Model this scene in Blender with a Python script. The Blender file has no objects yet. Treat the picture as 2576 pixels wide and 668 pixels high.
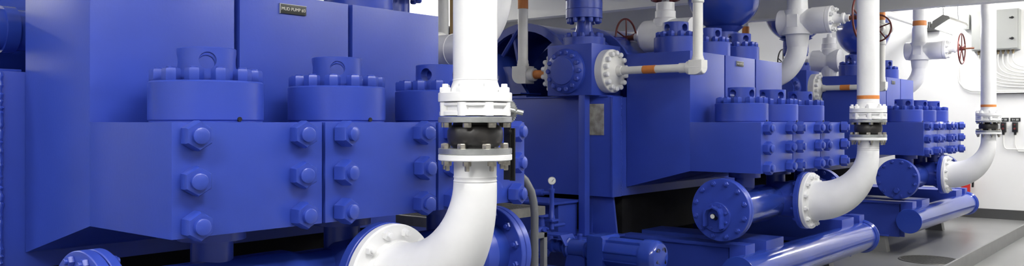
import bpy, bmesh, math, random
from mathutils import Vector, Matrix, Quaternion
random.seed(4)
S = bpy.context.scene
COL = S.collection
PI = math.pi
EYE = 2.0            # camera height; all geometry below is written with z measured from this level

# ------------------------------------------------------------------ materials
def mat(name, col, rough=.5, metal=0, coat=0, emit=0, var=0, scale=6, bump=0, bscale=80, spec=.5, col2=None):
    m = bpy.data.materials.new(name); m.use_nodes = True
    nt = m.node_tree; b = nt.nodes['Principled BSDF']
    b.inputs['Base Color'].default_value = (*col, 1)
    b.inputs['Roughness'].default_value = rough
    b.inputs['Metallic'].default_value = metal
    b.inputs['Coat Weight'].default_value = coat
    b.inputs['Coat Roughness'].default_value = .15
    b.inputs['Specular IOR Level'].default_value = spec
    if emit:
        b.inputs['Emission Color'].default_value = (1, .985, .965, 1)
        b.inputs['Emission Strength'].default_value = emit
    tc = nt.nodes.new('ShaderNodeTexCoord')
    if var or col2:
        n = nt.nodes.new('ShaderNodeTexNoise'); n.inputs['Scale'].default_value = scale
        n.inputs['Detail'].default_value = 5
        nt.links.new(tc.outputs['Object'], n.inputs['Vector'])
        r = nt.nodes.new('ShaderNodeValToRGB')
        c2 = col2 if col2 else tuple(min(1, c*(1+var)) for c in col)
        c1 = col if col2 else tuple(c*(1-var) for c in col)
        r.color_ramp.elements[0].position = .35; r.color_ramp.elements[1].position = .65
        r.color_ramp.elements[0].color = (*c1, 1); r.color_ramp.elements[1].color = (*c2, 1)
        nt.links.new(n.outputs['Fac'], r.inputs['Fac'])
        nt.links.new(r.outputs['Color'], b.inputs['Base Color'])
    if bump:
        n = nt.nodes.new('ShaderNodeTexNoise'); n.inputs['Scale'].default_value = bscale
        nt.links.new(tc.outputs['Object'], n.inputs['Vector'])
        bp = nt.nodes.new('ShaderNodeBump'); bp.inputs['Strength'].default_value = bump
        bp.inputs['Distance'].default_value = .004
        nt.links.new(n.outputs['Fac'], bp.inputs['Height'])
        nt.links.new(bp.outputs['Normal'], b.inputs['Normal'])
    return m

BLUE = mat('blue_enamel', (.029, .059, .37), .33, var=.07, scale=1.5, bump=.08, bscale=60)
BLUEG = mat('glossy_blue_enamel', (.024, .055, .35), .16, coat=.3)
WHITE = mat('white_pipe_paint', (.80, .80, .795), .38, var=.03, scale=5, bump=.1, bscale=25)
CREAM = mat('cream_pipe_paint', (.70, .695, .655), .42, var=.04, scale=6, bump=.08, bscale=30)
ORANGE = mat('orange_band_paint', (.62, .21, .045), .5, var=.1)
RED = mat('red_wheel_paint', (.13, .022, .018), .35, var=.1)
BROWN = mat('rusty_stem_steel', (.17, .06, .03), .45, metal=.4, var=.3, scale=20)
BLACKW = mat('dark_wheel_paint', (.03, .022, .02), .4)
RUBBER = mat('black_rubber', (.012, .012, .013), .38, var=.3, scale=12, bump=.5, bscale=18, col2=(.03, .027, .025))
STEEL = mat('flange_steel', (.42, .43, .42), .38, metal=.75, var=.12, scale=20)
BOLT = mat('plated_bolt_steel', (.46, .43, .37), .3, metal=.85, var=.25, scale=40)
GREYP = mat('grey_conduit_paint', (.13, .135, .14), .45)
GRATE = mat('galvanised_grating', (.17, .165, .145), .55, metal=.2, var=.15, scale=12)
FLOOR = mat('grey_epoxy_floor', (.19, .193, .19), .3, var=.09, scale=1.1, bump=.05, bscale=12)
KERB = mat('kerb_grey', (.19, .19, .185), .45, var=.06)
PLINTH = mat('dark_grey_skirting', (.06, .06, .058), .45)
WALL = mat('white_wall_panel', (.78, .78, .76), .55, var=.015, scale=1)
WALLG = mat('grey_wall_panel', (.36, .37, .38), .6)
CEIL = mat('white_ceiling_panel', (.82, .82, .81), .6)
BEAMW = mat('white_beam_paint', (.83, .83, .82), .45)
BOXG = mat('grey_enclosure', (.36, .37, .35), .45)
BLACK = mat('black_plastic', (.012, .012, .012), .4)
PLATE = mat('black_engraved_plate', (.02, .022, .018), .35)
INK = mat('silver_lettering', (.6, .58, .5), .4)
UNDERSHADE = mat('under_pump_shade', (.006, .006, .007), .8, var=.3, spec=.2)  # near-black colour stands in for the shade under the pumps
PLAQ = mat('dull_bronze_plaque', (.20, .19, .16), .42, metal=.1, var=.3, scale=14, col2=(.40, .39, .34))
REDP = mat('red_extinguisher_paint', (.5, .02, .015), .3)
OCHRE = mat('ochre_paint', (.36, .20, .03), .5, var=.15)
CABLE = mat('white_cable_sheath', (.74, .74, .70), .5)
BRASS = mat('brass_gland', (.3, .24, .14), .4, metal=.8)
LAMPH = mat('lamp_housing_grey', (.27, .27, .24), .5)
LAMPE = mat('lamp_diffuser', (.9, .9, .9), .5, emit=34)
LAMPR = mat('dim_lamp_diffuser', (.9, .9, .9), .5, emit=18)
FACE = mat('gauge_face', (.75, .75, .7), .4)
DRAIN = mat('cast_iron_drain', (.10, .10, .092), .5, metal=.4, var=.2, scale=30)

# ------------------------------------------------------------------ mesh builder
def basis(ax):
    a = Vector(ax).normalized()
    t = Vector((0, 0, 1)) if abs(a.z) < .9 else Vector((1, 0, 0))
    u = t.cross(a).normalized(); v = a.cross(u).normalized()
    return a, u, v

class MB:
    def __init__(s): s.bm = bmesh.new()
    def box(s, x0, x1, y0, y1, z0, z1):
        x0, x1 = sorted((x0, x1)); y0, y1 = sorted((y0, y1)); z0, z1 = sorted((z0, z1))
        v = [s.bm.verts.new(p) for p in [(x0,y0,z0),(x1,y0,z0),(x1,y1,z0),(x0,y1,z0),(x0,y0,z1),(x1,y0,z1),(x1,y1,z1),(x0,y1,z1)]]
        for f in [(0,3,2,1),(4,5,6,7),(0,1,5,4),(1,2,6,5),(2,3,7,6),(3,0,4,7)]: s.bm.faces.new([v[i] for i in f])
        return s
    def prism(s, poly, x0, x1):      # poly in (y, z), extruded along x
        a = [s.bm.verts.new((x0, y, z)) for y, z in poly]; b = [s.bm.verts.new((x1, y, z)) for y, z in poly]
        s.bm.faces.new(a); s.bm.faces.new(b[::-1]); n = len(poly)
        for i in range(n): s.bm.faces.new([a[i], b[i], b[(i+1) % n], a[(i+1) % n]])
        return s
    def lathe(s, prof, o, ax, seg=40, caps=True, phase=0):   # prof: (radius, t)
        a, u, v = basis(ax); o = Vector(o); rings = []
        for r, t in prof:
            if r < 1e-6: rings.append([s.bm.verts.new(o + a*t)])
            else: rings.append([s.bm.verts.new(o + a*t + (u*math.cos(2*PI*k/seg+phase) + v*math.sin(2*PI*k/seg+phase))*r) for k in range(seg)])
        for A, B in zip(rings, rings[1:]):
            for k in range(seg):
                k2 = (k+1) % seg
                if len(A) == 1 and len(B) == 1: continue
                if len(A) == 1: s.bm.faces.new([A[0], B[k], B[k2]])
                elif len(B) == 1: s.bm.faces.new([A[k], B[0], A[k2]])
                else: s.bm.faces.new([A[k], B[k], B[k2], A[k2]])
        if caps:
            if len(rings[0]) > 1: s.bm.faces.new(rings[0])
            if len(rings[-1]) > 1: s.bm.faces.new(rings[-1])
        return s
    def cyl(s, p0, p1, r, r2=None, seg=32, ch=0):
        p0 = Vector(p0); p1 = Vector(p1); L = (p1-p0).length; r2 = r if r2 is None else r2
        if ch: pr = [(r-ch, 0), (r, ch), (r2, L-ch), (r2-ch, L)]
        else: pr = [(r, 0), (r2, L)]
        return s.lathe(pr, p0, p1-p0, seg)
    def hexa(s, p, ax, r, h):
        return s.lathe([(r*.93, 0), (r, h*.08), (r, h*.84), (r*.9, h)], p, ax, 6)
    def tube(s, pts, rad, seg=24):
        pts = [Vector(p) for p in pts]; n = len(pts)
        if not hasattr(rad, '__len__'): rad = [rad]*n
        tang = []
        for i in range(n):
            t = (pts[min(i+1, n-1)] - pts[max(i-1, 0)]).normalized(); tang.append(t)
        a, u, v = basis(tang[0]); rings = []
        for i in range(n):
            if i:
                q = tang[i-1].rotation_difference(tang[i]); u = q @ u
            a = tang[i]; u = (u - a*u.dot(a)).normalized(); v = a.cross(u)
            rings.append([s.bm.verts.new(pts[i] + (u*math.cos(2*PI*k/seg)+v*math.sin(2*PI*k/seg))*rad[i]) for k in range(seg)])
        for A, B in zip(rings, rings[1:]):
            for k in range(seg): s.bm.faces.new([A[k], B[k], B[(k+1) % seg], A[(k+1) % seg]])
        s.bm.faces.new(rings[0]); s.bm.faces.new(rings[-1])
        return s
    def torus(s, c, ax, R, r, seg=48, sec=10):
        a, u, v = basis(ax); c = Vector(c); rg = []
        for k in range(seg):
            d = u*math.cos(2*PI*k/seg)+v*math.sin(2*PI*k/seg)
            rg.append([s.bm.verts.new(c + d*(R + r*math.cos(2*PI*j/sec)) + a*r*math.sin(2*PI*j/sec)) for j in range(sec)])
        for k in range(seg):
            A, B = rg[k], rg[(k+1) % seg]
            for j in range(sec): s.bm.faces.new([A[j], B[j], B[(j+1) % sec], A[(j+1) % sec]])
        return s
    def mesh(s, name, m, off=(0, 0, 0), bev=0):
        bmesh.ops.recalc_face_normals(s.bm, faces=s.bm.faces)
        if bev:
            ed = [e for e in s.bm.edges if len(e.link_faces) == 2 and e.calc_face_angle(0) > .5]
            bmesh.ops.bevel(s.bm, geom=ed, offset=bev, segments=2, affect='EDGES', profile=.7, clamp_overlap=True)
        bmesh.ops.translate(s.bm, verts=s.bm.verts, vec=off)
        me = bpy.data.meshes.new(name); s.bm.to_mesh(me); s.bm.free()
        me.materials.append(m)
        for p in me.polygons: p.use_smooth = True
        me.set_sharp_from_angle(angle=math.radians(32))
        return me

OFF = Vector((0, 0, 0))
def link(name, me, parent=None):
    o = bpy.data.objects.new(name, me); COL.objects.link(o)
    if parent: o.parent = parent
    return o
def tag(o, label=None, cat=None, group=None, kind=None):
    if label: o['label'] = label
    if cat: o['category'] = cat
    if group: o['group'] = group
    if kind: o['kind'] = kind
    return o
def thing(name, label, cat, org, shift=0, group=None):
    """Empty at the thing's base; parts are written in pump coordinates (x, y, height from eye level)."""
    global OFF
    e = bpy.data.objects.new(name, None); COL.objects.link(e); e.empty_display_size = .2
    e.location = (org[0]+shift, org[1], org[2]+EYE)
    OFF = -Vector(org)
    return tag(e, label, cat, group)
def part(name, mb, m, parent, bev=0, local=False, label=None):
    o = link(name, mb.mesh(name, m, (0, 0, 0) if local else OFF, bev), parent)
    if label: o['label'] = label
    return o
def solo(name, mb, m, org, label, cat, group=None, bev=0, kind=None):
    o = link(name, mb.mesh(name, m, -Vector(org), bev)); o.location = (org[0], org[1], org[2]+EYE)
    if kind: o['kind'] = kind; return o
    return tag(o, label, cat, group)
def kids(o): return [c for c in ALLKIDS.get(o, [])]
def copy_tree(o, dx=0, label=None, parent=None):
    c = o.copy(); COL.objects.link(c)
    if parent: c.parent = parent
    else: c.location.x += dx
    if label: c['label'] = label
    for ch in [k for k in list(o.children)]: copy_tree(ch, parent=c)
    return c
def ring(name, me, parent, c, ax, R, n, phase=0, local=False, skip=()):
    a, u, v = basis(ax); c = Vector(c) + (Vector((0, 0, 0)) if local else OFF)
    q = Vector((0, 0, 1)).rotation_difference(a)
    out = []
    for k in range(n):
        if k in skip: continue
        t = 2*PI*k/n + phase
        o = link(name, me, parent); o.location = c + (u*math.cos(t)+v*math.sin(t))*R
        o.rotation_mode = 'QUATERNION'; o.rotation_quaternion = q
        out.append(o)
    return out

# shared bolt meshes (axis +z, base at the origin)
def nut_mesh(nm, m, r, h, br, bh):
    return MB().hexa((0,0,0), (0,0,1), r, h).lathe([(br, h*.5), (br, h+bh*.85), (br*.85, h+bh)], (0,0,0), (0,0,1), 16).mesh(nm, m)
BIGNUT = nut_mesh('hex_nut', BLUE, .066, .072, .036, .022)
BIGNUT_R = MB().cyl((0,0,0), (0,0,.004), .01).mesh('x', BLUE)
COVBOLT = nut_mesh('cover_bolt', BLUE, .043, .056, .02, .008)
COVBOLT2 = nut_mesh('cover_bolt', BLUE, .037, .05, .018, .008)
FLB = nut_mesh('flange_bolt', BLUE, .026, .024, .014, .014)
FLW = nut_mesh('flange_bolt', WHITE, .027, .026, .015, .016)
CRB = MB().lathe([(.027, 0), (.027, .04), (.02, .05)], (0,0,0), (0,0,1), 14).mesh('cover_bolt', BLUE)
CRW = MB().lathe([(.027, 0), (.027, .045), (.02, .055)], (0,0,0), (0,0,1), 14).mesh('cover_bolt', WHITE)
STB = nut_mesh('flange_bolt', BOLT, .021, .023, .0115, .0)
STN = nut_mesh('flange_nut', BOLT, .021, .022, .011, .024)
SMW = nut_mesh('bonnet_bolt', WHITE, .03, .03, .016, .02)
SMB = nut_mesh('flange_bolt', BLUE, .016, .014, .008, .006)

def castle_cap():
    """Wrench cap: a thick ring with four round spanner holes through its wall."""
    o = link('cap', MB().lathe([(.075, .0), (.138, .0), (.138, .158), (.134, .162), (.082, .162), (.075, .155), (.075, .0)], (0,0,0), (0,0,1), 64, caps=False).mesh('cover_cap', BLUE))
    cut = []
    for a in range(2):
        d = Vector((math.cos(a*PI/2), math.sin(a*PI/2), 0))
        c = link('cut', MB().cyl(Vector((0,0,.098))-d*.3, Vector((0,0,.098))+d*.3, .04, seg=32).mesh('cut', BLUE)); cut.append(c)
        m = o.modifiers.new('b', 'BOOLEAN'); m.object = c; m.operation = 'DIFFERENCE'; m.solver = 'EXACT'
    dg = bpy.context.evaluated_depsgraph_get()
    me = bpy.data.meshes.new_from_object(o.evaluated_get(dg)); me.name = 'cover_cap'
    for c in cut: bpy.data.objects.remove(c)
    bpy.data.objects.remove(o)
    for p in me.polygons: p.use_smooth = True
    me.set_sharp_from_angle(angle=math.radians(32))
    # plug inside the ring
    bm = bmesh.new(); bm.from_mesh(me)
    me.name = 'cover_cap'
    bm.to_mesh(me); bm.free()
    return me
CAP = castle_cap()

# ------------------------------------------------------------------ the pumps
X0 = [1.88, 7.93, 13.82]
W = .8
pump = thing('mud_pump', 'x', 'pump', (0, 4.2, -2.0), X0[1])
def cover(R, H, n, bolt, capz, rot):
    m = MB().lathe([(R-.006, 0), (R-.006, .006), (R, .012), (R, H-.008), (R-.008, H)], (0,0,0), (0,0,1), 72)
    c = link('valve_cover', m.mesh('valve_cover', BLUE), pump)
    ring('cover_bolt', bolt, c, (0,0,H), (0,0,1), R-.045, n, PI/n, True)
    k = link('cover_cap', CAP, c); k.location = (0, 0, H); k.rotation_euler = (0, 0, rot)
    p = link('cap_plug', MB().lathe([(.075, 0), (.075, .02), (.03, .02), (.03, .05)], (0,0,0), (0,0,1), 32).mesh('cap_plug', BLUE), c); p.location = (0,0,H)
    if R > .25:
        h = link('drain_hole', MB().cyl((0,0,-.003), (0,0,.008), .011, seg=20).mesh('drain_hole', BLACK), c)
        d = Vector((-.30, -.95, 0)).normalized(); d = Vector((.08-.05, -1, 0)).normalized()
        h.rotation_mode = 'QUATERNION'; h.rotation_quaternion = Vector((0,0,1)).rotation_difference(d); h.location = d*(R-.002)+Vector((0,0,.014))
    return c
rots = [[math.radians(59), math.radians(50), math.radians(8)], [.1, .0, .05]]
lower = cover(.268, .195, 12, COVBOLT, .195, 0)
upper = cover(.235, .185, 12, COVBOLT2, .185, 0)
lower.location = (W*.5-.01, 3.81-4.2, 2.0)
upper.location = (W*.5-.01, 4.57-4.2, 2.0+.735)
for i in (1, 2):
    for c in (lower, upper):
        d = copy_tree(c, parent=pump); d.location.x += W*i
for i in range(3):
    x0 = i*W + (.0 if i == 0 else .010); x1 = (i+1)*W - .010
    b = part('fluid_block', MB().box(x0, x1, 3.43, 4.195, -.5, 0), BLUE, pump, bev=.004)
    for xx in (x0+.10, x0+.66):
        for zz in (-.058, -.253, -.447):
            n = link('hex_nut', BIGNUT, b); n.location = Vector((xx, 3.43, zz)) + OFF
            n.rotation_euler = (PI/2, 0, random.uniform(-.25, .25))
    x0 = i*W + (.0 if i == 0 else .017); x1 = (i+1)*W - .017
    part('discharge_block', MB().prism([(4.19, -.5), (4.95, -.70), (4.95, .735), (4.19, .735)], x0, x1), BLUE, pump, bev=.004)
# nameplate
np_ = part('nameplate', MB().box(1.077, 1.259, 4.18, 4.19, .630, .684), PLATE, pump, bev=.002, label='small black engraved nameplate')
def text(name, s, size, loc, rot, m, parent, ext=.001):
    cu = bpy.data.curves.new(name, 'FONT'); cu.body = s; cu.size = size; cu.extrude = ext; cu.align_x = 'CENTER'; cu.align_y = 'CENTER'
    o = bpy.data.objects.new('t', cu); COL.objects.link(o)
    me = bpy.data.meshes.new_from_object(o.evaluated_get(bpy.context.evaluated_depsgraph_get())); bpy.data.objects.remove(o)
    me.materials.clear(); me.materials.append(m)
    t = link(name, me, parent); t.location = loc; t.rotation_euler = rot
    return t
text('lettering', 'MUD PUMP #2', .0265, Vector((1.168, 4.1795, .657))+OFF, (PI/2, 0, 0), INK, np_)
part('plate_rim', MB().box(1.074, 1.262, 4.182, 4.19, .684, .6865).box(1.074, 1.0775, 4.179, 4.19, .628, .686), STEEL, np_)
# power frame
fr = part('power_frame', MB().box(-.29, 2.69, 4.955, 9.2, -.79, .27), BLUE, pump, bev=.006)
wb = MB(); pts = []; rad = []
z = -.79
while z < .27:
    pts.append((-.125+random.uniform(-.002, .002), 4.952, z)); rad.append(.015+random.uniform(-.004, .006)); z += .012
wb.tube(pts, rad, 8); part('weld_bead', wb, BLUE, fr)
part('frame_lip', MB().box(-.30, -.135, 4.935, 4.957, -.79, .262), BLUE, fr, bev=.003)
part('top_rail', MB().box(-.31, .0, 5.0, 8.6, .27, .285), BLUE, fr, bev=.003)
for k, yy in enumerate((5.0, 6.9, 8.6)):
    part('support_foot', MB().prism([(yy, -.79), (yy+.28, -.79), (yy+.30, -1.2), (yy-.05, -1.2)], -.2, -.17).box(-.27, -.05, yy-.06, yy+.33, -1.22, -1.2).box(-.21, .0, yy+.26, yy+.3, -1.2, -.79), BLUE, pump, bev=.002)
part('pedestal', MB().box(.02, 2.66, 5.02, 9.1, -1.25, -.79), UNDERSHADE, pump, bev=.004, label='pedestal with shade put into its near-black colour')  # blocks the view through under the frame; shade is in its colour
# suction manifold
mf = part('suction_manifold', MB().lathe([(.19, -.14), (.19, .78), (.17, .86), (.17, 1.5), (.19, 1.6), (.19, 2.39)], (0, 3.74, -.85), (1, 0, 0), 56), BLUEG, pump)
part('end_flange', MB().cyl((-.19, 3.74, -.85), (-.145, 3.74, -.85), .303, seg=72, ch=.004), BLUE, mf)
part('blind_flange', MB().cyl((-.245, 3.74, -.85), (-.196, 3.74, -.85), .303, seg=72, ch=.004), BLUE, mf)
ring('flange_bolt', FLB, mf, (-.245, 3.74, -.85), (-1, 0, 0), .262, 12, PI/12)
ring('flange_bolt', FLB, mf, (-.145, 3.74, -.85), (1, 0, 0), .262, 12, PI/12)
part('far_flange', MB().cyl((2.39, 3.74, -.85), (2.435, 3.74, -.85), .292, seg=72, ch=.004).cyl((2.44, 3.74, -.85), (2.49, 3.74, -.85), .292, seg=72, ch=.004), BLUE, mf)
part('pipe_collar', MB().lathe([(.19, 2.16), (.205, 2.17), (.205, 2.27), (.19, 2.28)], (0, 3.74, -.85), (1, 0, 0), 56), BLUE, mf)
ring('flange_bolt', FLB, mf, (2.39, 3.74, -.85), (-1, 0, 0), .25, 12, PI/12)
for i in range(3):
    cx = W*(i+.5)
    part('suction_neck', MB().cyl((cx, 3.78, -.76), (cx, 3.78, -.5), .10, seg=32).cyl((cx, 3.78, -.565), (cx, 3.78, -.53), .16, seg=40)
         .cyl((cx, 3.78, -.53), (cx, 3.78, -.5), .16, seg=40), BLUE, pump)
branch = part('manifold_branch', MB().cyl((1.11, 3.74, -.83), (1.11, 3.44, -.83), .19, seg=48).cyl((1.11, 3.44, -.83), (1.11, 3.385, -.83), .302, seg=72, ch=.004), BLUE, pump)
ring('flange_bolt', FLB, branch, (1.11, 3.44, -.83), (0, 1, 0), .262, 12, PI/12)
# skid
sk = part('skid', MB().box(.10, 2.9, 4.0, 9.2, -1.60, -1.53), UNDERSHADE, pump)  # deck plate coloured near-black as shade
part('skid_pipe', MB().lathe([(.18, 0), (.183, .003), (.183, 3.70), (.18, 3.703)], (-.16, 3.595, -1.48), (1, 0, 0), 56), BLUEG, sk)
part('pipe_flange', MB().lathe([(.19, 0), (.215, .03), (.215, .045), (.19, .05)], (3.53, 3.595, -1.48), (1, 0, 0), 56), BLUEG, sk)
def ibeam(x, w, top, bot, y0, y1):
    return MB().box(x, x+w, y0, y1, top-.035, top).box(x+w*.42, x+w*.58, y0, y1, bot, top-.03).box(x, x+w, y0+.2, y1, bot, bot+.03)
bb = ibeam(-.01, .21, -1.21, -1.75, 3.72, 9.2); bb.box(-.02, .20, 3.58, 3.75, -1.42, -1.205)
part('skid_beam', bb, BLUE, sk, bev=.005)
part('skid_beam', MB().box(.43, .88, 3.56, 9.2, -1.46, -1.205), BLUE, sk, bev=.006)
part('skid_beam', MB().box(2.75, 3.19, 3.58, 9.2, -1.46, -1.20), BLUE, sk, bev=.006)
bb = ibeam(3.42, .19, -1.21, -1.75, 3.72, 9.2); bb.box(3.41, 3.60, 3.58, 3.75, -1.42, -1.20)
part('skid_beam', bb, BLUE, sk, bev=.005)
part('side_plate', MB().box(.03, .06, 3.78, 9.2, -1.75, -1.24), BLUE, sk)
part('side_deck', MB().box(-.80, .0, 5.05, 7.1, -1.235, -1.205), BLUE, sk, bev=.004)
part('rear_bulkhead', MB().box(.1, 3.5, 5.6, 5.64, -1.9, -1.24), UNDERSHADE, sk)  # added blocker plate, its near-black colour is painted shade
for yy in (4.0, 6.5, 9.0):
    for xx in (.02, 3.44):
        part('skid_foot', MB().prism([(yy, -1.75), (yy+.22, -1.75), (yy+.26, -2), (yy-.04, -2)], xx, xx+.17), KERB, sk, label='pale grey skid foot')
part('discharge_manifold', MB().cyl((-.35, 5.37, .53), (3.2, 5.37, .53), .12, seg=40).cyl((.02, 5.37, .53), (.09, 5.37, .53), .135, seg=40)
     .box(.3, .5, 5.2, 5.54, .27, .42).box(1.9, 2.1, 5.2, 5.54, .27, .42), BLUEG, pump)

# guard and drum on the frame
def arc(cy, cz, r, a0, a1, n=24): return [(cy + r*math.cos(a0+(a1-a0)*i/n), cz + r*math.sin(a0+(a1-a0)*i/n)) for i in range(n+1)]
guard = part('belt_guard', MB().prism(arc(6.45, .41, .77, -.18, PI+.18) + arc(6.45, .41, .745, PI+.18, -.18), .1, 1.15), BLUEG, pump)
gear = part('gear_case', MB().prism(arc(6.45, .41, .83, -.18, PI+.18) + arc(6.45, .41, .805, PI+.18, -.18), 1.3, 2.35).prism(arc(6.45, .41, .82, -.18, PI+.18), 2.1, 2.15), BLUEG, pump)
part('case_rim', MB().prism(arc(6.45, .41, .835, -.18, PI+.18) + arc(6.45, .41, .72, PI+.18, -.18), 1.27, 1.32), BLUE, gear)
part('guard_rim', MB().prism(arc(6.45, .41, .772, -.18, PI+.18) + arc(6.45, .41, .68, PI+.18, -.18), .06, .12), BLUE, guard)
part('guard_strut', MB().tube([(.08, 6.50, 1.14), (.05, 7.15, .30)], .028, 6).tube([(.10, 6.62, 1.14), (.12, 6.45, .3)], .035, 6), BLUE, guard)
part('guard_wheel', MB().cyl((.9, 6.45, .41), (1.1, 6.45, .41), .6, seg=56), BLUE, guard)
part('drive_drum', MB().lathe([(.36, 0), (.40, .02), (.40, .32), (.30, .50), (.16, .58)], (.25, 6.95, .46), (-1, 0, 0), 48)
     .box(-.3, .2, 6.1, 7.3, .285, .305).box(-.28, .1, 6.2, 7.3, .325, .34).prism([(6.25, .34), (6.75, .34), (6.68, .66), (6.5, .66)], -.1, -.05), BLUEG, pump)

# the copies (pump two is the pattern)
names = {0: 'nearest blue triplex pump filling the left of the room, nameplate number 3',
         1: 'middle blue triplex pump with a gauge on its round end plate, behind the nearest',
         2: 'farthest blue triplex pump beside the white end wall'}
pump['label'] = names[1]; pump['group'] = 'blue mud pumps in a row'
pumps = {1: pump}
for k in (0, 2):
    pumps[k] = copy_tree(pump, X0[k]-X0[1], names[k])
def find(o, nm): return [c for c in o.children if c.name.split('.')[0] == nm]
for nm in ('belt_guard', 'gear_case'):
    for o in find(pumps[2], nm):
        for c in list(o.children): bpy.data.objects.remove(c)
        bpy.data.objects.remove(o)
for k, dx in ((0, .075), (2, -.03)): find(pumps[k], 'manifold_branch')[0].location.x += dx
npc = find(pumps[0], 'nameplate')[0]
old = find(npc, 'lettering')[0]; oloc = old.location.copy(); bpy.data.objects.remove(old)
text('lettering', 'MUD PUMP #3', .0265, oloc, (PI/2, 0, 0), INK, npc)
npc = find(pumps[2], 'nameplate')[0]; bpy.data.objects.remove(find(npc, 'lettering')[0])
# wrench caps stand at different angles
for k, ang in ((0, (61, 52, 12)), (1, (75, 62, 80)), (2, (40, 66, 75))):
    lows = sorted([c for c in find(pumps[k], 'valve_cover') if c.location.z < 2.1], key=lambda c: c.location.x)
    ups = sorted([c for c in find(pumps[k], 'valve_cover') if c.location.z > 2.1], key=lambda c: c.location.x)
    for c, a in zip(lows, ang): find(c, 'cover_cap')[0].rotation_euler.z = math.radians(a)
    for c, a in zip(ups, (75, 70, 60)): find(c, 'cover_cap')[0].rotation_euler.z = math.radians(a)

OFF = -Vector((0, 4.2, -2.0))
# end plate fittings: hooded gauge on the middle pump, small plug on the far one
m2 = find(pumps[1], 'suction_manifold')[0]
c = Vector((-.245, 3.74+.03, -.92))
ip = part('gauge_port', MB().cyl(c, c+Vector((-.03, 0, 0)), .145, seg=48, ch=.003), BLUE, m2)
ring('port_bolt', SMB, m2, c+Vector((-.03, 0, 0)), (-1, 0, 0), .115, 8, PI/8)
op = [(-.09, -.10), (-.09, .035), (-.065, .085), (0, .11), (.065, .085), (.09, .035), (.09, -.085)]
ip_ = [(.076, -.085), (.076, .03), (.055, .073), (0, .094), (-.055, .073), (-.076, .03), (-.076, -.10)]
hood = MB().prism([(3.77+y, -.92+z) for y, z in op+ip_], -.365, -.275)
part('gauge_hood', hood, BLUE, m2)
part('gauge_body', MB().cyl((-.275, 3.77, -.93), (-.33, 3.77, -.91), .02, seg=16).cyl((-.33, 3.77, -.905), (-.345, 3.77, -.905), .026, seg=24), BLACK, m2)
part('gauge_dial', MB().cyl((-.345, 3.77, -.905), (-.348, 3.77, -.905), .022, seg=24), FACE, m2, label='white gauge dial')
m3 = find(pumps[2], 'suction_manifold')[0]
part('drain_plug', MB().hexa((-.245, 3.74, -1.02), (-1, 0, 0), .045, .05), BLUE, m3)

# discharge cross on the two far pumps, part of the pump
def add_cross(pm, dx=0):
    global OFF
    OFF = -Vector((0, 4.2, -2.0))
    a, b_, y0, y1, z0, z1 = -.48, .08, 5.08, 5.66, .285, .83
    cr = part('discharge_cross', MB().box(a, b_, y0, y1, z0, z1), BLUE, pm, bev=.006)
    my, mz, mx = 5.37, .545, -.2
    part('end_cover', MB().lathe([(.24, 0), (.24, .035), (.235, .04), (.19, .075), (.15, .08), (.145, .095), (0, .1)], (a, my+.03, mz), (-1, 0, 0), 56), BLUE, cr)
    ring('cover_bolt', CRB, cr, (a-.04, my+.03, mz), (-1, 0, 0), .198, 14, 0)
    for sgn, yy in ((-1, y0), (1, y1)):
        part('white_flange', MB().lathe([(.232, 0), (.232, .085), (.225, .095), (.18, .105), (.13, .12), (.06, .15), (.05, .2)], (mx, yy, mz), (0, sgn, 0), 56), CREAM, cr, label='white bolted flange')
        ring('flange_bolt', CRW, cr, (mx, yy+sgn*.095, mz), (0, sgn, 0), .19, 14, PI/14)
    if dx: cr.location.x += dx
    part('post', MB().box(-.475, -.385, 5.17, 5.25, -1.2, z0), BLUE, cr, bev=.003)
add_cross(pumps[1]); add_cross(pumps[2], .15)
pq = part('data_plaque', MB().box(-.30, -.29, 5.05, 5.24, -.137, .196), PLAQ, pumps[1], bev=.003, label='worn bronze data plaque')
# pulsation dampeners: over the cross and over the manifold's far end
def dampener(lbl, x, y, z, zbase, flz, shift):
    t = thing('pulsation_dampener', lbl, 'pressure vessel', (x, y, zbase), shift, 'spherical dampeners above the pumps')
    R = .485
    pr = [(R*math.sin(PI*i/32)+(0 if i else 0), -R*math.cos(PI*i/32)) for i in range(33)]
    pr[0] = (0, -R); pr[-1] = (0, R)
    part('sphere', MB().lathe(pr, (x, y, z), (0,0,1), 64), BLUEG, t)
    part('neck', MB().lathe([(.23, zbase), (.23, zbase+.085), (.225, zbase+.09), (.125, zbase+.095), (.09, zbase+.19), (.09, flz)], (x, y, 0), (0,0,1), 48), BLUE, t)
    part('flange_pair', MB().lathe([(.198, 0), (.2, .003), (.2, .088), (.195, .092), (.195, .098), (.2, .102), (.2, .19), (.198, .193)], (x, y, flz), (0,0,1), 56).cyl((x, y, flz+.19), (x, y, z-R+.05), .17, .26, seg=48), BLUE, t)
    ring('flange_bolt', CRB, t, (x, y, zbase+.09), (0,0,1), .185, 12, 0)
    ring('flange_bolt', CRB, t, (x, y, flz), (0,0,-1), .165, 12, 0)
    return t
for k, l1 in ((1, 'blue spherical dampener base on the bolted cross of the middle pump'), (2, 'blue sphere behind the white valve, above the far cross')):
    dampener(l1, -.2, 5.37, 1.80, .83, 1.13, X0[k]+(.17 if k == 2 else 0))
for k, l1 in ((0, 'blue dampener neck showing behind the top right of the nearest pump'), (1, 'large glossy blue sphere over the middle pump'), (2, 'blue sphere behind the second white pipe, above the farthest pump')):
    dampener(l1, 2.87, 5.2 if k else 5.12, 1.72, .58, 1.02, X0[k])

def handwheel(parent, c, ax, R, m, tube=.013, n=5, name='handwheel'):
    a, u, v = basis(ax); c = Vector(c)
    w = MB().torus(c, ax, R, tube, 56, 10).cyl(c-a*.035, c+a*.035, .034, seg=20)
    for k in range(n):
        d = u*math.cos(2*PI*k/n+.3)+v*math.sin(2*PI*k/n+.3)
        w.tube([c+d*.02, c+d*R], tube*.8, 8)
    return part(name, w, m, parent)

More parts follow.
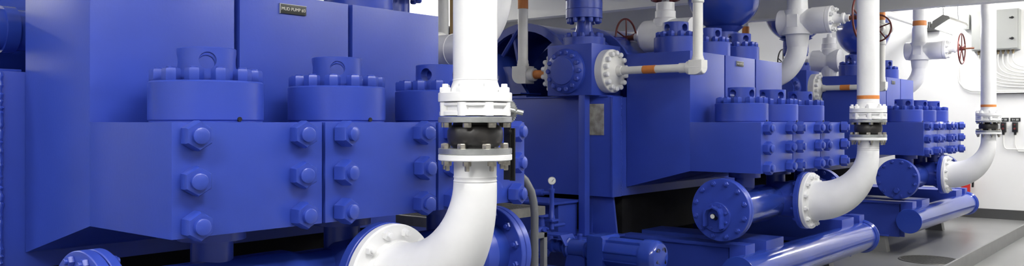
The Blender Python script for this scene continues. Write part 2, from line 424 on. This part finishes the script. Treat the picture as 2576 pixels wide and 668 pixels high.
# white discharge valves standing at the right end of each pump
def discharge_valve(k, lbl, ws=0):
    x, y, z = 3.07, 4.26, 1.31
    t = thing('discharge_valve', lbl, 'valve', (x, 5.1, .45), X0[k], 'white discharge gate valves')
    part('riser_pipe', MB().lathe([(.14, z), (.13, z+.23), (.125, z+.40), (.115, z+.44), (.115, 2.895)], (x, y, 0), (0,0,1), 48), WHITE, t)
    part('pipe_band', MB().lathe([(.116, z+.455), (.118, z+.46), (.118, z+.54), (.116, z+.545)], (x, y, 0), (0,0,1), 48), ORANGE, t, label='orange painted band')
    part('valve_body', MB().lathe([(.15, -.24), (.165, -.225), (.165, .10), (.158, .12), (.158, .18), (.17, .20), (.17, .40)], (x, y, z), (0, -1, 0), 48)
         .lathe([(.19, -.17), (.19, .0), (.165, .15)], (x, y, z), (0,0,1), 40).box(x-.19, x+.19, y-.07, y+.07, z-.08, z+.08)
         .lathe([(.13, -.33), (.135, -.30), (.15, -.17)], (x, y, z), (0,0,1), 40), WHITE, t)
    part('bonnet', MB().lathe([(.172, 0), (.172, .05), (.165, .055), (.06, .06), (.055, .17), (.07, .175), (.07, .2), (.045, .21), (.045, .26)], (x, y-.405, z), (0, -1, 0), 48), WHITE, t)
    ring('bonnet_bolt', SMW, t, (x, y-.46, z), (0, -1, 0), .135, 8, PI/8)
    part('stem', MB().cyl((x, y-.64, z), (x, y-.76-ws, z), .028, seg=20).cyl((x, y-.7, z), (x, y-.90-ws, z), .016, seg=16), BROWN, t)
    handwheel(t, (x, y-.70-ws, z), (0, 1, 0), .27, RED)
    pts = [(x, y, z-.30)]; R = .43
    for i in range(17):
        a = PI/2*i/16; pts.append((x, y+R-R*math.cos(a), .57+R-R*math.sin(a)))
    pts += [(x, 4.85, .57)]
    part('elbow', MB().tube(pts, .128, 48).torus((x, y, 1.0), (0,0,1), .127, .006).torus((x, y+.43, .57), (0, 1, 0), .127, .006), WHITE, t)
    part('elbow_flange', MB().cyl((x, 4.83, .57), (x, 5.13, .57), .155, seg=40, ch=.01).cyl((x, 5.13, .57), (x, 5.2, .57), .22, seg=48, ch=.004), CREAM, t)
    ring('flange_bolt', SMW, t, (x, 5.13, .57), (0, -1, 0), .185, 8, PI/8)
    return t
for k, l in ((0, 'large white elbow half hidden behind the nearest white pipe'), (1, 'white gate valve with bent pipe dropping behind the middle pump'),
             (2, 'white gate valve with orange band and red handwheel before the end wall')): discharge_valve(k, l, .09 if k == 1 else 0)

# relief valves on the discharge manifolds
def relief_valve(k, lbl):
    x, y, z = 1.67, 5.42, 1.10; ws = .27 if k == 2 else 0; yn = -.20 if k == 2 else -.40
    t = thing('relief_valve', lbl, 'valve', (x, y, .6), X0[k], 'white relief valves on the discharge manifolds')
    part('valve_body', MB().lathe([(.16, yn-.02), (.2, yn), (.2, -.05), (.19, -.03), (.19, .03), (.2, .05), (.2, .28), (.17, .32), (.06, .34), (.05, .44)], (x, y, z), (0, 1, 0), 44)
         .lathe([(.12, -.5), (.12, -.25), (.17, -.1)], (x, y, z), (0,0,1), 40), WHITE, t)
    part('bonnet', MB().lathe([(.17, .1), (.15, .2), (.13, .22), (.13, .30), (.115, .31), (.115, .41), (.05, .42), (.04, .48)], (x, y, z), (0,0,1), 40), WHITE, t)
    part('stem', MB().cyl((x, y+.42, z), (x, y+.58+ws, z), .032, seg=16).cyl((x, y+.55, z), (x, y+.80+ws, z), .022, seg=16), BLACKW if k == 2 else BROWN, t)
    handwheel(t, (x, y+.58+ws, z), (0, 1, 0), .25, BLACKW if k == 2 else RED)
    if k == 1: handwheel(t, (x, y, z+.45), (0, 0, 1), .17, RED, .016, name='top_handwheel')
for k, l in ((1, 'white relief valve with red handwheel above the middle pump'), (2, 'white relief valve with dark handwheel behind the bent white pipe')): relief_valve(k, l)

# bleed lines: front and rear pipes leaving the cross
def eshape(y, z, r, s):
    p = [(y+s*r*math.sin(a), z-r*math.cos(a)) for a in [PI/2*i/10 for i in range(11)]]
    return [(y-s*r, z-r)] + p + [(y+s*r, z+r), (y-s*r, z+r)]
def bleed_front(k, lbl):
    x, z = -.2, .545
    t = thing('bleed_pipe', lbl, 'pipe', (x, 4.88, z), X0[k]+(.10 if k == 2 else 0), 'thin white bleed pipes off the crosses')
    part('horizontal_pipe', MB().cyl((x, 4.89, z), (x, 4.05, z), .041, seg=28).cyl((x, 4.2, z), (x, 4.1, z), .05, seg=28), CREAM, t)
    part('pipe_band', MB().lathe([(.0415, 0), (.0435, .003), (.0435, .15), (.0415, .153)], (x, 4.47, z), (0, 1, 0), 28), ORANGE, t, label='orange painted band')
    part('elbow_fitting', MB().cyl((x, 4.12, z), (x, 3.93, z), .066, seg=28, ch=.008).cyl((x, 4.0, z), (x, 4.0, z+.09), .062, seg=28).prism(eshape(4.0, z, .072, -1), x-.065, x+.065), CREAM, t, bev=.008)
    part('vertical_pipe', MB().lathe([(.056, z+.07), (.056, z+.10), (.05, z+.12), (.05, 1.18), (.062, 1.19), (.062, 1.25), (.05, 1.27), (.05, 2.9)], (x, 4.0, 0), (0,0,1), 32), CREAM, t)
    part('pipe_band', MB().lathe([(.0505, 1.56), (.053, 1.563), (.053, 1.70), (.0505, 1.703)], (x, 4.0, 0), (0,0,1), 32), ORANGE, t, label='orange painted band')
    part('gate_body', MB().lathe([(.09, -.09), (.1, -.07), (.1, .07), (.09, .09)], (x, 4.0, 1.42), (0,0,1), 32).cyl((x, 4.0, 1.42), (x-.16, 4.0, 1.42), .075, seg=28, ch=.01)
         .cyl((x, 4.0, 1.42), (x+.12, 3.9, 1.44), .07, seg=24, ch=.01).cyl((x-.16, 4.0, 1.42), (x-.24, 4.0, 1.42), .02, seg=16), CREAM, t)
    handwheel(t, (x-.22, 4.0, 1.42), (1, 0, 0), .20, RED)
def bleed_rear(k, lbl):
    x, z = -.2, .545
    t = thing('bleed_pipe', lbl, 'pipe', (x, 5.86, z), X0[k]+(.15 if k == 2 else 0), 'thin white bleed pipes off the crosses')
    part('orange_nipple', MB().cyl((x, 5.85, z), (x, 6.1, z), .05, seg=28), ORANGE, t, label='orange painted pipe stub')
    part('elbow_fitting', MB().cyl((x, 6.05, z), (x, 6.32, z), .075, seg=32, ch=.006).prism(eshape(6.23, z, .10, 1), x-.08, x+.08).cyl((x, 6.23, z+.02), (x, 6.23, z+.13), .07, seg=32), CREAM, t)
    part('vertical_pipe', MB().lathe([(.064, z+.12), (.064, z+.16), (.058, z+.18), (.058, 2.9)], (x, 6.23, 0), (0,0,1), 32), CREAM, t)
    part('pipe_band', MB().lathe([(.0585, 1.31), (.061, 1.313), (.061, 1.62), (.0585, 1.623)], (x, 6.23, 0), (0,0,1), 32), ORANGE, t, label='orange painted band')
bleed_front(1, 'white pipe with orange band crossing in front of the middle pump')
bleed_front(2, 'thin white pipe with small red handwheel above the farthest pump')
bleed_rear(1, 'upright white pipe with orange band left of the blue cross')
bleed_rear(2, 'upright white bleed pipe behind the farthest pump cross')

# ------------------------------------------------------------------ suction pipes
def suction_pipe(k, X, lbl):
    Y = 2.77
    t = thing('suction_pipe', lbl, 'pipe', (X, Y, -.83), 0, 'white suction pipes in front of the pumps')
    part('riser_pipe', MB().lathe([(.124, .138), (.124, .15), (.108, .195), (.1075, .20), (.110, .203), (.107, .206), (.107, 2.9)], (X, Y, 0), (0,0,1), 56), WHITE, t)
    if k: part('pipe_band', MB().lathe([(.1075, .235), (.109, .237), (.109, .27), (.1075, .272)], (X, Y, 0), (0,0,1), 56), ORANGE, t, label='orange painted band')
    part('upper_flange', MB().lathe([(.175, .097), (.178, .10), (.178, .138), (.174, .142)], (X, Y, 0), (0,0,1), 64), WHITE, t)
    for q in range(0): pass
    vb = MB().lathe([(.15, .030), (.172, .033), (.172, .05), (.155, .055), (.155, .075), (.17, .08), (.17, .092), (.15, .096)], (X, Y, 0), (0,0,1), 64)
    for q in range(8):
        a = 2*PI*q/8+.35; vb.cyl((X+.152*math.cos(a), Y+.152*math.sin(a), .03), (X+.152*math.cos(a), Y+.152*math.sin(a), .094), .027, seg=16)
    vb.cyl((X+.1, Y, .065), (X+.235, Y, .065), .035, seg=20, ch=.004)
    v = part('butterfly_valve', vb, WHITE, t)
    part('joint_flange', MB().lathe([(.174, 0), (.178, .003), (.178, .025), (.174, .028)], (X, Y, -.002), (0,0,1), 64), STEEL, t, label='bare steel flange')
    part('rubber_joint', MB().lathe([(.105, -.0), (.108, -.012), (.125, -.022), (.134, -.04), (.1355, -.065), (.134, -.085), (.127, -.105), (.11, -.118), (.108, -.13)][::-1], (X, Y, 0), (0,0,1), 64), RUBBER, t, label='black rubber expansion joint')
    part('joint_flange', MB().lathe([(.174, 0), (.178, .003), (.178, .026), (.174, .028)], (X, Y, -.152), (0,0,1), 64), STEEL, t, label='bare steel flange')
    part('lower_flange', MB().lathe([(.172, 0), (.178, .004), (.178, .028), (.174, .03)], (X, Y, -.183), (0,0,1), 64), WHITE, t)
    th = PI/8 + math.radians(40)
    ring('flange_bolt', STB, t, (X, Y, -.124), (0,0,1), .152, 8, th)
    ring('flange_nut', STN, t, (X, Y, -.183), (0,0,-1), .152, 8, th)
    ring('flange_bolt', STB, t, (X, Y, -.002), (0,0,-1), .152, 8, th)
    ring('flange_bolt', STB if False else FLW, t, (X, Y, .14), (0,0,1), .152, 8, th)
    # reducing elbow
    pts, rad = [(X, Y, -.18), (X, Y, -.255), (X, Y, -.262), (X, Y, -.268), (X, Y, -.275), (X, Y, -.281), (X, Y, -.288)], [.104, .103, .106, .103, .103, .106, .103]
    R = .54
    for i in range(25):
        a = PI/2*i/24; f = i/24
        pts.append((X, Y+R-R*math.cos(a), -.29-R*math.sin(a)))
        rad.append(.105+(.205-.105)*(f*f*(3-2*f))**.85)
    pts.append((X, 3.335, -.83)); rad.append(.207)
    part('elbow', MB().tube(pts, rad, 64), WHITE, t)
    part('elbow_flange', MB().lathe([(.29, 0), (.297, .005), (.297, .042), (.29, .05), (.215, .052), (.208, .075)], (X, 3.384, -.83), (0, -1, 0), 72), WHITE, t)
    ring('flange_bolt', FLW, t, (X, 3.334, -.83), (0, -1, 0), .255, 12, PI/12)
    # lever with notched plate
    npl = MB(); pz = .055
    poly = []
    for q in range(40):
        a = -2.2 + 3.6*q/39
        r = .062 if q % 2 else .054
        poly.append((Y-.005-r*math.cos(a), pz+r*math.sin(a)))
    npl.prism(poly+[(Y+.03, pz)], X+.235, X+.243)
    npl.cyl((X+.22, Y-.02, pz+.01), (X+.27, Y-.08, pz-.01), .014, seg=12)
    part('notch_plate', npl, STEEL, t)
    part('lever_handle', MB().box(X+.243, X+.253, Y-.016, Y+.026, -.29, .06).box(X+.257, X+.265, Y-.034, Y-.002, -.295, -.03).cyl((X+.24, Y, -.05), (X+.272, Y, -.05), .018, seg=16), BLACK, t, bev=.002, label='black lever handle')
for k, (X, l) in enumerate(((3.07, 'thick white pipe with black rubber joint in front of the nearest pump'), (9.045, 'white pipe with orange band and rubber joint before the middle pump'),
                            (14.92, 'white pipe with orange band nearest the end wall, curving to the farthest pump'))): suction_pipe(k, X, l)

# ------------------------------------------------------------------ charge pump and motor, reservoir, gauge, conduit, platform
mx, mz = 6.72, -1.205
t = thing('charge_pump', 'small blue electric motor and pump on a base beside the middle pump', 'pump', (mx, 4.4, -2.0))
mo = part('motor_body', MB().lathe([(.13, 0), (.143, .01), (.143, .40), (.13, .41)], (mx, 3.98, mz), (0, 1, 0), 48), BLUEG, t)
part('cooling_fin', MB().box(mx-.155, mx-.138, 4.0, 4.36, mz+.02, mz+.03).box(mx-.155, mx-.138, 4.0, 4.36, mz-.06, mz-.05).box(mx-.10, mx-.09, 4.0, 4.36, mz+.10, mz+.125), BLUEG, mo)
part('terminal_box', MB().box(mx+.10, mx+.22, 4.08, 4.22, mz-.05, mz+.07), BLUE, mo, bev=.006)
fc = part('fan_cover', MB().lathe([(.154, 0), (.154, .10), (.148, .125), (.125, .15), (.06, .16), (0, .162)], (mx, 3.99, mz), (0, -1, 0), 48), BLUEG, t)
mm = MB()
for cx, cz in ((.045, .04), (.045, -.06), (-.055, .04), (-.055, -.06)):
    for r in (.012, .024, .036):
        mm.tube([(mx+cx+r*math.cos(j*.4-.4), 3.833+.0*j, mz+cz+.01+r*math.sin(j*.4-.4)) for j in range(9)], .0032, 6)
part('vent_slot', mm, BLACK, fc)
part('coupling_guard', MB().prism([(4.36, mz-.2), (4.54, mz-.2), (4.54, mz+.14), (4.52, mz+.16), (4.38, mz+.16), (4.36, mz+.14)], mx-.15, mx+.15), BLUEG, t, bev=.03)
part('bearing_housing', MB().lathe([(.06, 0), (.085, .02), (.1, .04), (.1, .055), (.088, .06), (.088, .07), (.1, .075), (.1, .09), (.086, .1), (.086, .27), (.1, .28), (.1, .295), (.088, .3), (.1, .305), (.1, .32), (.04, .34), (.04, .60)], (mx, 4.54, mz), (0, 1, 0), 36), BLUEG, t)
part('bearing_stand', MB().prism([(4.60, -1.44), (4.86, -1.44), (4.82, mz-.06), (4.62, mz-.06)], mx-.07, mx-.04).prism([(4.60, -1.44), (4.86, -1.44), (4.82, mz-.06), (4.62, mz-.06)], mx+.04, mx+.07), BLUE, t)
part('volute', MB().cyl((mx, 5.14, mz+.02), (mx, 5.26, mz+.02), .16, seg=44, ch=.015).cyl((mx, 5.26, mz+.02), (mx, 5.34, mz+.02), .09, seg=32)
     .cyl((mx+.03, 5.2, mz+.1), (mx+.03, 5.2, mz+.33), .035, seg=24).cyl((mx+.03, 5.2, mz+.27), (mx+.03, 5.2, mz+.29), .07, seg=28), BLUE, t)
ring('volute_bolt', SMB, t, (mx, 5.14, mz+.02), (0, -1, 0), .135, 10, 0)
part('coupling_hub', MB().lathe([(.03, 0), (.06, .01), (.06, .05), (.045, .055), (.045, .09), (.065, .095), (.065, .13), (.03, .14)], (mx, 4.92, mz), (0, 1, 0), 24), BLUEG, t)
part('shaft_guard', MB().prism([(5.08, mz+.125), (4.86, mz+.125), (4.80, mz+.03), (4.81, mz+.025), (4.868, mz+.113), (5.08, mz+.113)], mx-.12, mx+.08).box(mx-.12, mx-.11, 5.07, 5.08, mz-.2, mz+.12), BLUE, t)
part('oil_cup', MB().cyl((mx, 4.72, mz+.08), (mx, 4.72, mz+.12), .022, seg=14).hexa((mx, 4.72, mz+.12), (0,0,1), .03, .02), BLUE, t)
part('base_frame', MB().box(mx-.2, mx+.2, 3.9, 5.4, -1.50, -1.44).box(mx-.18, mx-.1, 3.95, 5.35, -2, -1.5).box(mx+.1, mx+.18, 3.95, 5.35, -2, -1.5).box(mx-.12, mx+.12, 4.05, 4.3, -1.44, mz-.12), BLUE, t, bev=.004)

t = thing('oil_reservoir', 'low blue steel tank standing behind the small pump', 'tank', (7.33, 6.1, -1.2))
part('tank_body', MB().box(7.16, 7.50, 5.30, 7.0, -1.2, -.85), BLUE, t, bev=.006)
part('tank_lid', MB().box(7.0, 7.52, 5.27, 7.03, -.85, -.825), BLUE, t, bev=.004)
part('tank_fitting', MB().cyl((7.25, 5.9, -.83), (7.25, 5.9, -.78), .05, seg=24).hexa((7.25, 5.9, -.78), (0,0,1), .04, .04), BLUE, t)

gx, gy = 6.81, 5.12
t = thing('pressure_gauge', 'round pressure gauge on a blue upright pipe beside the middle pump', 'gauge', (gx, gy, -1.24))
part('gauge_pipe', MB().lathe([(.03, -.96), (.03, -.93), (.024, -.92), (.024, -.70), (.03, -.69), (.03, -.66), (.012, -.655), (.012, -.62)], (gx, gy, 0), (0,0,1), 20)
     .cyl((gx, gy, -.70), (gx-.06, gy+.45, -.72), .02, seg=14).cyl((gx-.01, gy+.1, -.70), (gx-.03, gy+.2, -.71), .035, seg=16).box(gx-.06, gx+.06, gy-.05, gy+.05, -.98, -.96), BLUE, t)
fd = Vector((-.78, -.62, 0)).normalized(); gc = Vector((gx, gy, -.58))
part('gauge_case', MB().cyl(gc-fd*.015, gc+fd*.015, .04, seg=32, ch=.003), STEEL, t)
dl = part('gauge_dial', MB().cyl(gc+fd*.015, gc+fd*.017, .034, seg=32), FACE, t)
part('gauge_needle', MB().tube([gc+fd*.019+Vector((0,0,-.008)), gc+fd*.019+Vector((.014, -.017, .018))], .0022, 6), BLACK, dl)
part('lower_pipe', MB().cyl((gx, gy, -1.06), (gx, gy, -.97), .024, seg=16).cyl((gx, gy, -1.03), (gx+.2, gy, -1.03), .02, seg=16), BLUE, t)

pts = [(4.72, 3.98, -.30), (4.79, 3.92, -.36), (4.83, 3.87, -.42), (4.86, 3.84, -.50), (4.875, 3.83, -.58), (4.88, 3.825, -.66), (4.88, 3.825, -.8), (4.88, 3.825, -1.2)]
solo('conduit', MB().tube(pts, .029, 20), GREYP, (4.88, 3.825, -1.235), 'bent grey upright tube right of the nearest pump', 'tube')
t = thing('junction_post', 'short grey bracket post at the bottom beside the bent tube', 'post', (5.15, 3.95, -2))
part('bracket_post', MB().box(5.13, 5.17, 3.93, 3.97, -2, -.83).box(5.04, 5.17, 3.93, 3.97, -.87, -.83), GREYP, t, bev=.003)

t = thing('work_platform', 'grey grating platform seen low between the nearest and middle pumps', 'platform', (5.6, 5.4, -2))
g = MB().box(4.95, 6.35, 4.85, 4.90, -.86, -.78).box(4.95, 6.35, 6.25, 6.3, -.86, -.78).box(4.95, 5.0, 4.9, 6.25, -.86, -.78).box(6.3, 6.35, 4.9, 6.25, -.86, -.78)
part('platform_frame', g, GRATE, t, bev=.003)
g = MB()
for i in range(34): g.box(5.0+i*.039, 5.006+i*.039, 4.9, 6.25, -.81, -.782)
for i in range(12): g.box(5.0, 6.3, 4.95+i*.11, 4.956+i*.11, -.80, -.785)
part('grating', g, GRATE, t)
for xx in (4.98, 5.6):
    for yy in (4.88, 6.26): part('leg', MB().box(xx, xx+.04, yy, yy+.04, -2, -.86), GRATE, t)
part('stub_pipe', MB().cyl((5.55, 5.0, -.79), (5.55, 5.0, -.62), .03, seg=16), CREAM, t)

# uprights between the pumps, behind the thick pipe
solo('standpipe', MB().lathe([(.055, -2), (.055, 2.9)], (6.40, 6.22, 0), (0,0,1), 24), CREAM, (6.4, 6.22, -2), 'grey-white upright pipe behind the nearest pump', 'pipe')
solo('ochre_post', MB().box(6.60, 6.67, 6.25, 6.32, -2, 2.9), OCHRE, (6.63, 6.28, -2), 'ochre upright post beside the thick white pipe', 'post', bev=.004)

# ------------------------------------------------------------------ room
XR, XL, YF, YB, ZC = 20.1, -4.0, -3.2, 14.0, 2.9
def struct(name, mb, m, org=(0, 0, 0), bev=0): return solo(name, mb, m, org, None, None, kind='structure', bev=bev)
struct('floor', MB().box(XL-.1, XR+.1, YF-.1, YB+.1, -2.15, -2.0), FLOOR, (0, 0, -2))
struct('ceiling', MB().box(XL-.1, XR+.1, YF-.1, YB+.1, ZC, ZC+.15), CEIL, (0, 0, ZC))
struct('wall_right', MB().box(XR, XR+.15, YF-.1, YB+.1, -2, ZC), WALL, (XR, 0, -2))
struct('wall_left', MB().box(XL-.15, XL, YF-.1, YB+.1, -2, ZC), WALLG, (XL, 0, -2))
struct('wall_front', MB().box(XL, XR, YF-.15, YF, -2, ZC), WALLG, (0, YF, -2))
struct('wall_back', MB().box(XL, XR, YB, YB+.15, -2, ZC), WALL, (0, YB, -2))
struct('baseboard_right', MB().box(XR-.02, XR, YF, YB, -2, -1.80), PLINTH, (XR, 0, -2))
struct('trim_1', MB().box(2.0, XR-.02, 2.66, 2.69, -2, -1.80), KERB, (10, 2.7, -2), bev=.006)
def ibeamY(x, z0): return MB().box(x-.10, x+.12, YF, YB, z0, z0+.025).box(x-.02, x+.0, YF, YB, z0+.025, ZC)
for i, x in enumerate((13.1, 11.42, 8.65, 5.9, 3.15)):
    struct('trim_%d' % (i+2), ibeamY(x, (1.62, 1.75, 2.2, 2.2, 2.2)[i]), BEAMW, (x, 0, 1.75))
# services under the back ceiling
solo('cable_tray', MB().box(3, XR, 12.4, 12.8, 1.75, 1.78).box(3, XR, 12.4, 12.42, 1.78, 1.86), GRATE, (12, 12.6, 1.75), 'grey cable tray high along the back of the room', 'cable tray')
solo('service_pipe', MB().cyl((3, 13.3, 1.35), (XR, 13.3, 1.35), .09, seg=24), CREAM, (12, 13.3, 1.35), 'pale pipe running along the back wall under the cable tray', 'pipe')
solo('service_pipe', MB().cyl((16.0, 5.0, 2.1), (XR, 5.0, 2.1), .06, seg=24), WHITE, (XR, 5, 2.1), 'white pipe under the ceiling left of the far orange-banded valve', 'pipe')

# hanging lamps
def lamp(x, y, z, lbl, L=1.3, w=.30, em=LAMPE, tilt=0):
    t = thing('ceiling_lamp', lbl, 'lamp', (x, y, z))
    part('lamp_housing', MB().box(x-L/2, x+L/2, y-.07, y+.07, z+.04, z+.13) if not tilt else MB().prism([(y-w/2, z), (y-w/2, z+.05), (y-w*.3, z+.12), (y+w*.3, z+.12), (y+w/2, z+.05), (y+w/2, z)], x-L/2, x+L/2), LAMPH, t, bev=.006)
    part('diffuser', MB().box(x-L/2+.04, x+L/2-.04, y-w/2+.03, y+w/2-.03, z-.03 if not tilt else z-.012, z+.04 if not tilt else z+.002), em, t, label='lit white diffuser')
    if tilt:
        for c in t.children: c.rotation_euler.x = tilt
    for sx in (-1, 1):
        xx = x+sx*L*.4
        part('hanger', MB().tube([(xx, y, z+.11), (xx-.05, y, z+.30), (xx, y, ZC)], .008, 8).box(xx-.03, xx+.03, y-.03, y+.03, z+.115, z+.15), STEEL, t)
lamp(15.85, 3.5, 1.60, 'hanging strip lamp before the white end wall, lit', tilt=math.radians(-32), em=LAMPR)
for (x, y, l) in ((-1.6, 1.0, 'strip lamp over the front aisle at the near left end'), (2.3, .6, 'strip lamp over the front aisle before the nearest pump'), (6.4, .6, 'strip lamp over the front aisle between nearest and middle pumps'),
               (10.6, .6, 'strip lamp over the front aisle before the middle pump'), (14.4, .6, 'strip lamp over the front aisle before the farthest pump'), (18.3, 1.2, 'strip lamp over the aisle by the end wall')):
    lamp(x, y, 2.45, l, 2.4, .34)
for (x, y, l) in ((-2.2, 3.2, 'added unseen strip lamp brightening the side of the nearest pump'), (-2.2, 6.0, 'added unseen strip lamp further back on the left'), (.0, 12.0, 'rear strip lamp at the far left'), (5.2, 12.0, 'rear strip lamp behind the nearest pump'), (10.2, 12.0, 'rear strip lamp behind the middle pump'), (16.8, 9.6, 'rear strip lamp behind the farthest pump'), (18.9, 4.6, 'strip lamp close to the end wall')):  # both left lamps are added out of view to brighten the nearest pump's side
    lamp(x, y, 2.45, l, 2.4, .34, LAMPR if (y > 4 or x < -2) else LAMPE)

# end wall equipment
t = thing('electrical_enclosure', 'grey electrical cabinet high on the white end wall', 'enclosure', (XR, 3.58, 1.48))
part('cabinet_body', MB().box(XR-.26, XR, 3.14, 4.0, 1.48, 2.30), BOXG, t, bev=.01)
dr = part('door', MB().box(XR-.28, XR-.262, 3.16, 3.98, 1.50, 2.28), BOXG, t, bev=.006)
for zz in (1.70, 2.12): part('latch', MB().cyl((XR-.30, 3.25, zz), (XR-.28, 3.25, zz), .025, seg=16).box(XR-.31, XR-.29, 3.22, 3.30, zz-.01, zz+.01), BLACK, dr)
part('switch', MB().cyl((XR-.31, 3.76, 1.93), (XR-.28, 3.76, 1.93), .035, seg=20), REDP, dr, label='red rotary switch')
for i in range(8): part('cable_gland', MB().hexa((XR-.13, 3.26+i*.09, 1.48), (0,0,-1), .028, .04).cyl((XR-.13, 3.26+i*.09, 1.45), (XR-.13, 3.26+i*.09, 1.40), .018, seg=12), BRASS, t)
for i in range(8):
    y = 3.26+i*.09; zb = .72+.055*(7-i); pts = []
    x = XR-.13
    P0 = Vector((x, y, 1.41)); P1 = Vector((x, y+.05, zb+.05)); P2 = Vector((x+.03, y-.1, zb)); P3 = Vector((XR-.06, 2.7, zb-.02))
    for j in range(21):
        s = j/20; pts.append(P0*(1-s)**3+P1*3*s*(1-s)**2+P2*3*s*s*(1-s)+P3*s**3)
    pts.append((XR-.06, 1.4, zb-.05))
    solo('cable', MB().tube(pts, .013, 10), CABLE, P0[:], 'white cable curving from under the grey wall cabinet', 'cable', 'white cables below the wall cabinet')
solo('cable_rail', MB().box(XR-.10, XR, 1.4, 3.75, .585, .60).box(XR-.10, XR-.09, 1.4, 3.75, .585, .625), BEAMW, (XR, 2.6, .6), 'white cable rail under the curved cables on the end wall', 'rail')
pts = [(XR-.05, 4.25, 1.4), (XR-.05, 4.30, 1.1), (XR-.05, 4.28, .85), (XR-.05, 4.18, .72), (XR-.05, 4.05, .66), (XR-.05, 3.9, .65), (XR-.05, 2.0, .63)]
solo('cable', MB().tube(pts, .016, 10), CABLE, (XR-.05, 4.2, 1), 'single white cable looping down left of the wall cabinet', 'cable')
solo('junction_box', MB().box(XR-.18, XR, 4.06, 4.18, 1.95, 2.26), BOXG, (XR, 4.1, 2), 'narrow grey box left of the wall cabinet', 'box', bev=.008)
for yy, wd, ze in ((3.45, 'left', -.56), (3.24, 'right', -.60)):
    t = thing('push_button_station', '%s one of the two red and black switches on the end wall' % wd, 'switch', (XR, yy, -.12))
    part('switch_box', MB().box(XR-.08, XR, yy-.05, yy+.05, -.20, .0), BLACK, t, bev=.008)
    part('button', MB().cyl((XR-.1, yy, -.05), (XR-.08, yy, -.05), .016, seg=16).cyl((XR-.1, yy, -.13), (XR-.08, yy, -.13), .022, seg=16), RED, t, label='red buttons')
    part('cable_gland', MB().cyl((XR-.04, yy, -.26), (XR-.04, yy, -.20), .022, seg=14), BLACK, t)
    c = [(XR-.04, yy, -.25), (XR-.04, yy, -.45), (XR-.04, yy-.02, -.52), (XR-.04, yy-.06, ze+.01), (XR-.04, 2.4, ze)]
    solo('conduit', MB().tube(c, .012, 10), CABLE, (XR-.04, yy, -.5), 'thin white cable dropping from the %s wall switch' % wd, 'cable')
    t = thing('sign_plate', 'small dark nameplate above the %s wall switch' % wd, 'sign', (XR, yy, .05))
    part('plate', MB().box(XR-.01, XR, yy-.09, yy+.09, .015, .09), PLATE, t)
    part('engraving', MB().box(XR-.012, XR-.01, yy-.06, yy-.01, .035, .07).box(XR-.012, XR-.01, yy+.01, yy+.03, .04, .065).box(XR-.012, XR-.01, yy+.04, yy+.06, .035, .07), BOXG, t)
t = thing('fire_extinguisher', 'red fire extinguisher at the end wall behind the farthest pump', 'fire extinguisher', (19.9, 4.08, -1.62))
part('cylinder', MB().lathe([(.085, -1.62), (.09, -1.60), (.09, -1.24), (.07, -1.17), (.03, -1.14), (.03, -1.10)], (19.9, 4.12, 0), (0,0,1), 32), REDP, t)
part('hose', MB().tube([(19.9, 4.12, -1.08), (19.86, 4.02, -1.05), (19.85, 3.97, -1.15), (19.86, 3.98, -1.35)], .022, 10).box(19.86, 19.94, 4.04, 4.2, -1.1, -1.06), BLACK, t, label='black hose and trigger')
part('wall_bracket', MB().box(19.97, 20.1, 4.08, 4.16, -1.55, -1.2), BLACK, t)
solo('wall_fitting', MB().box(XR-.16, XR, 4.72, 4.80, 2.02, 2.12).box(XR-.2, XR, 4.66, 4.96, 1.96, 2.03).cyl((XR-.12, 4.84, 2.02), (XR-.12, 4.84, 2.16), .04, seg=14).cyl((XR-.1, 4.93, 1.8), (XR-.1, 4.93, 1.97), .035, seg=14), BLACK,
     (XR, 4.8, 2), 'small black fitting on the end wall behind the far valve', 'bracket')

# floor drain
t = thing('floor_drain', 'round cast iron drain grating in the grey floor', 'drain', (13.45, 3.25, -2))
part('drain_rim', MB().lathe([(.39, -2.0), (.39, -1.99), (.42, -1.988), (.43, -2.0)], (13.45, 3.25, 0), (0,0,1), 56, caps=False), DRAIN, t)
g = MB()
for i in range(-9, 10):
    q = i*.04; h = math.sqrt(max(0, .385**2-q*q))
    g.box(13.45+q-.008, 13.45+q+.008, 3.25-h, 3.25+h, -2.0, -1.992)
    g.box(13.45-h, 13.45+h, 3.25+q-.006, 3.25+q+.006, -2.0, -1.994)
part('drain_grid', g, DRAIN, t)

# ------------------------------------------------------------------ camera, world, colour
cam = bpy.data.cameras.new('camera'); co = bpy.data.objects.new('camera', cam); COL.objects.link(co)
cam.sensor_width = 36; cam.lens = 36*2155/2576; cam.shift_y = -27/2576; cam.clip_start = .05
co.location = (0, 0, EYE); co.rotation_euler = (PI/2, 0, math.radians(39.6-90))
S.camera = co
w = bpy.data.worlds.new('world'); S.world = w; w.use_nodes = True
w.node_tree.nodes['Background'].inputs['Color'].default_value = (.9, .95, 1, 1)
w.node_tree.nodes['Background'].inputs['Strength'].default_value = .1
S.view_settings.view_transform = 'Standard'; S.view_settings.look = 'None'
S.view_settings.exposure = .85; S.view_settings.gamma = 1; S.view_settings.use_curve_mapping = False
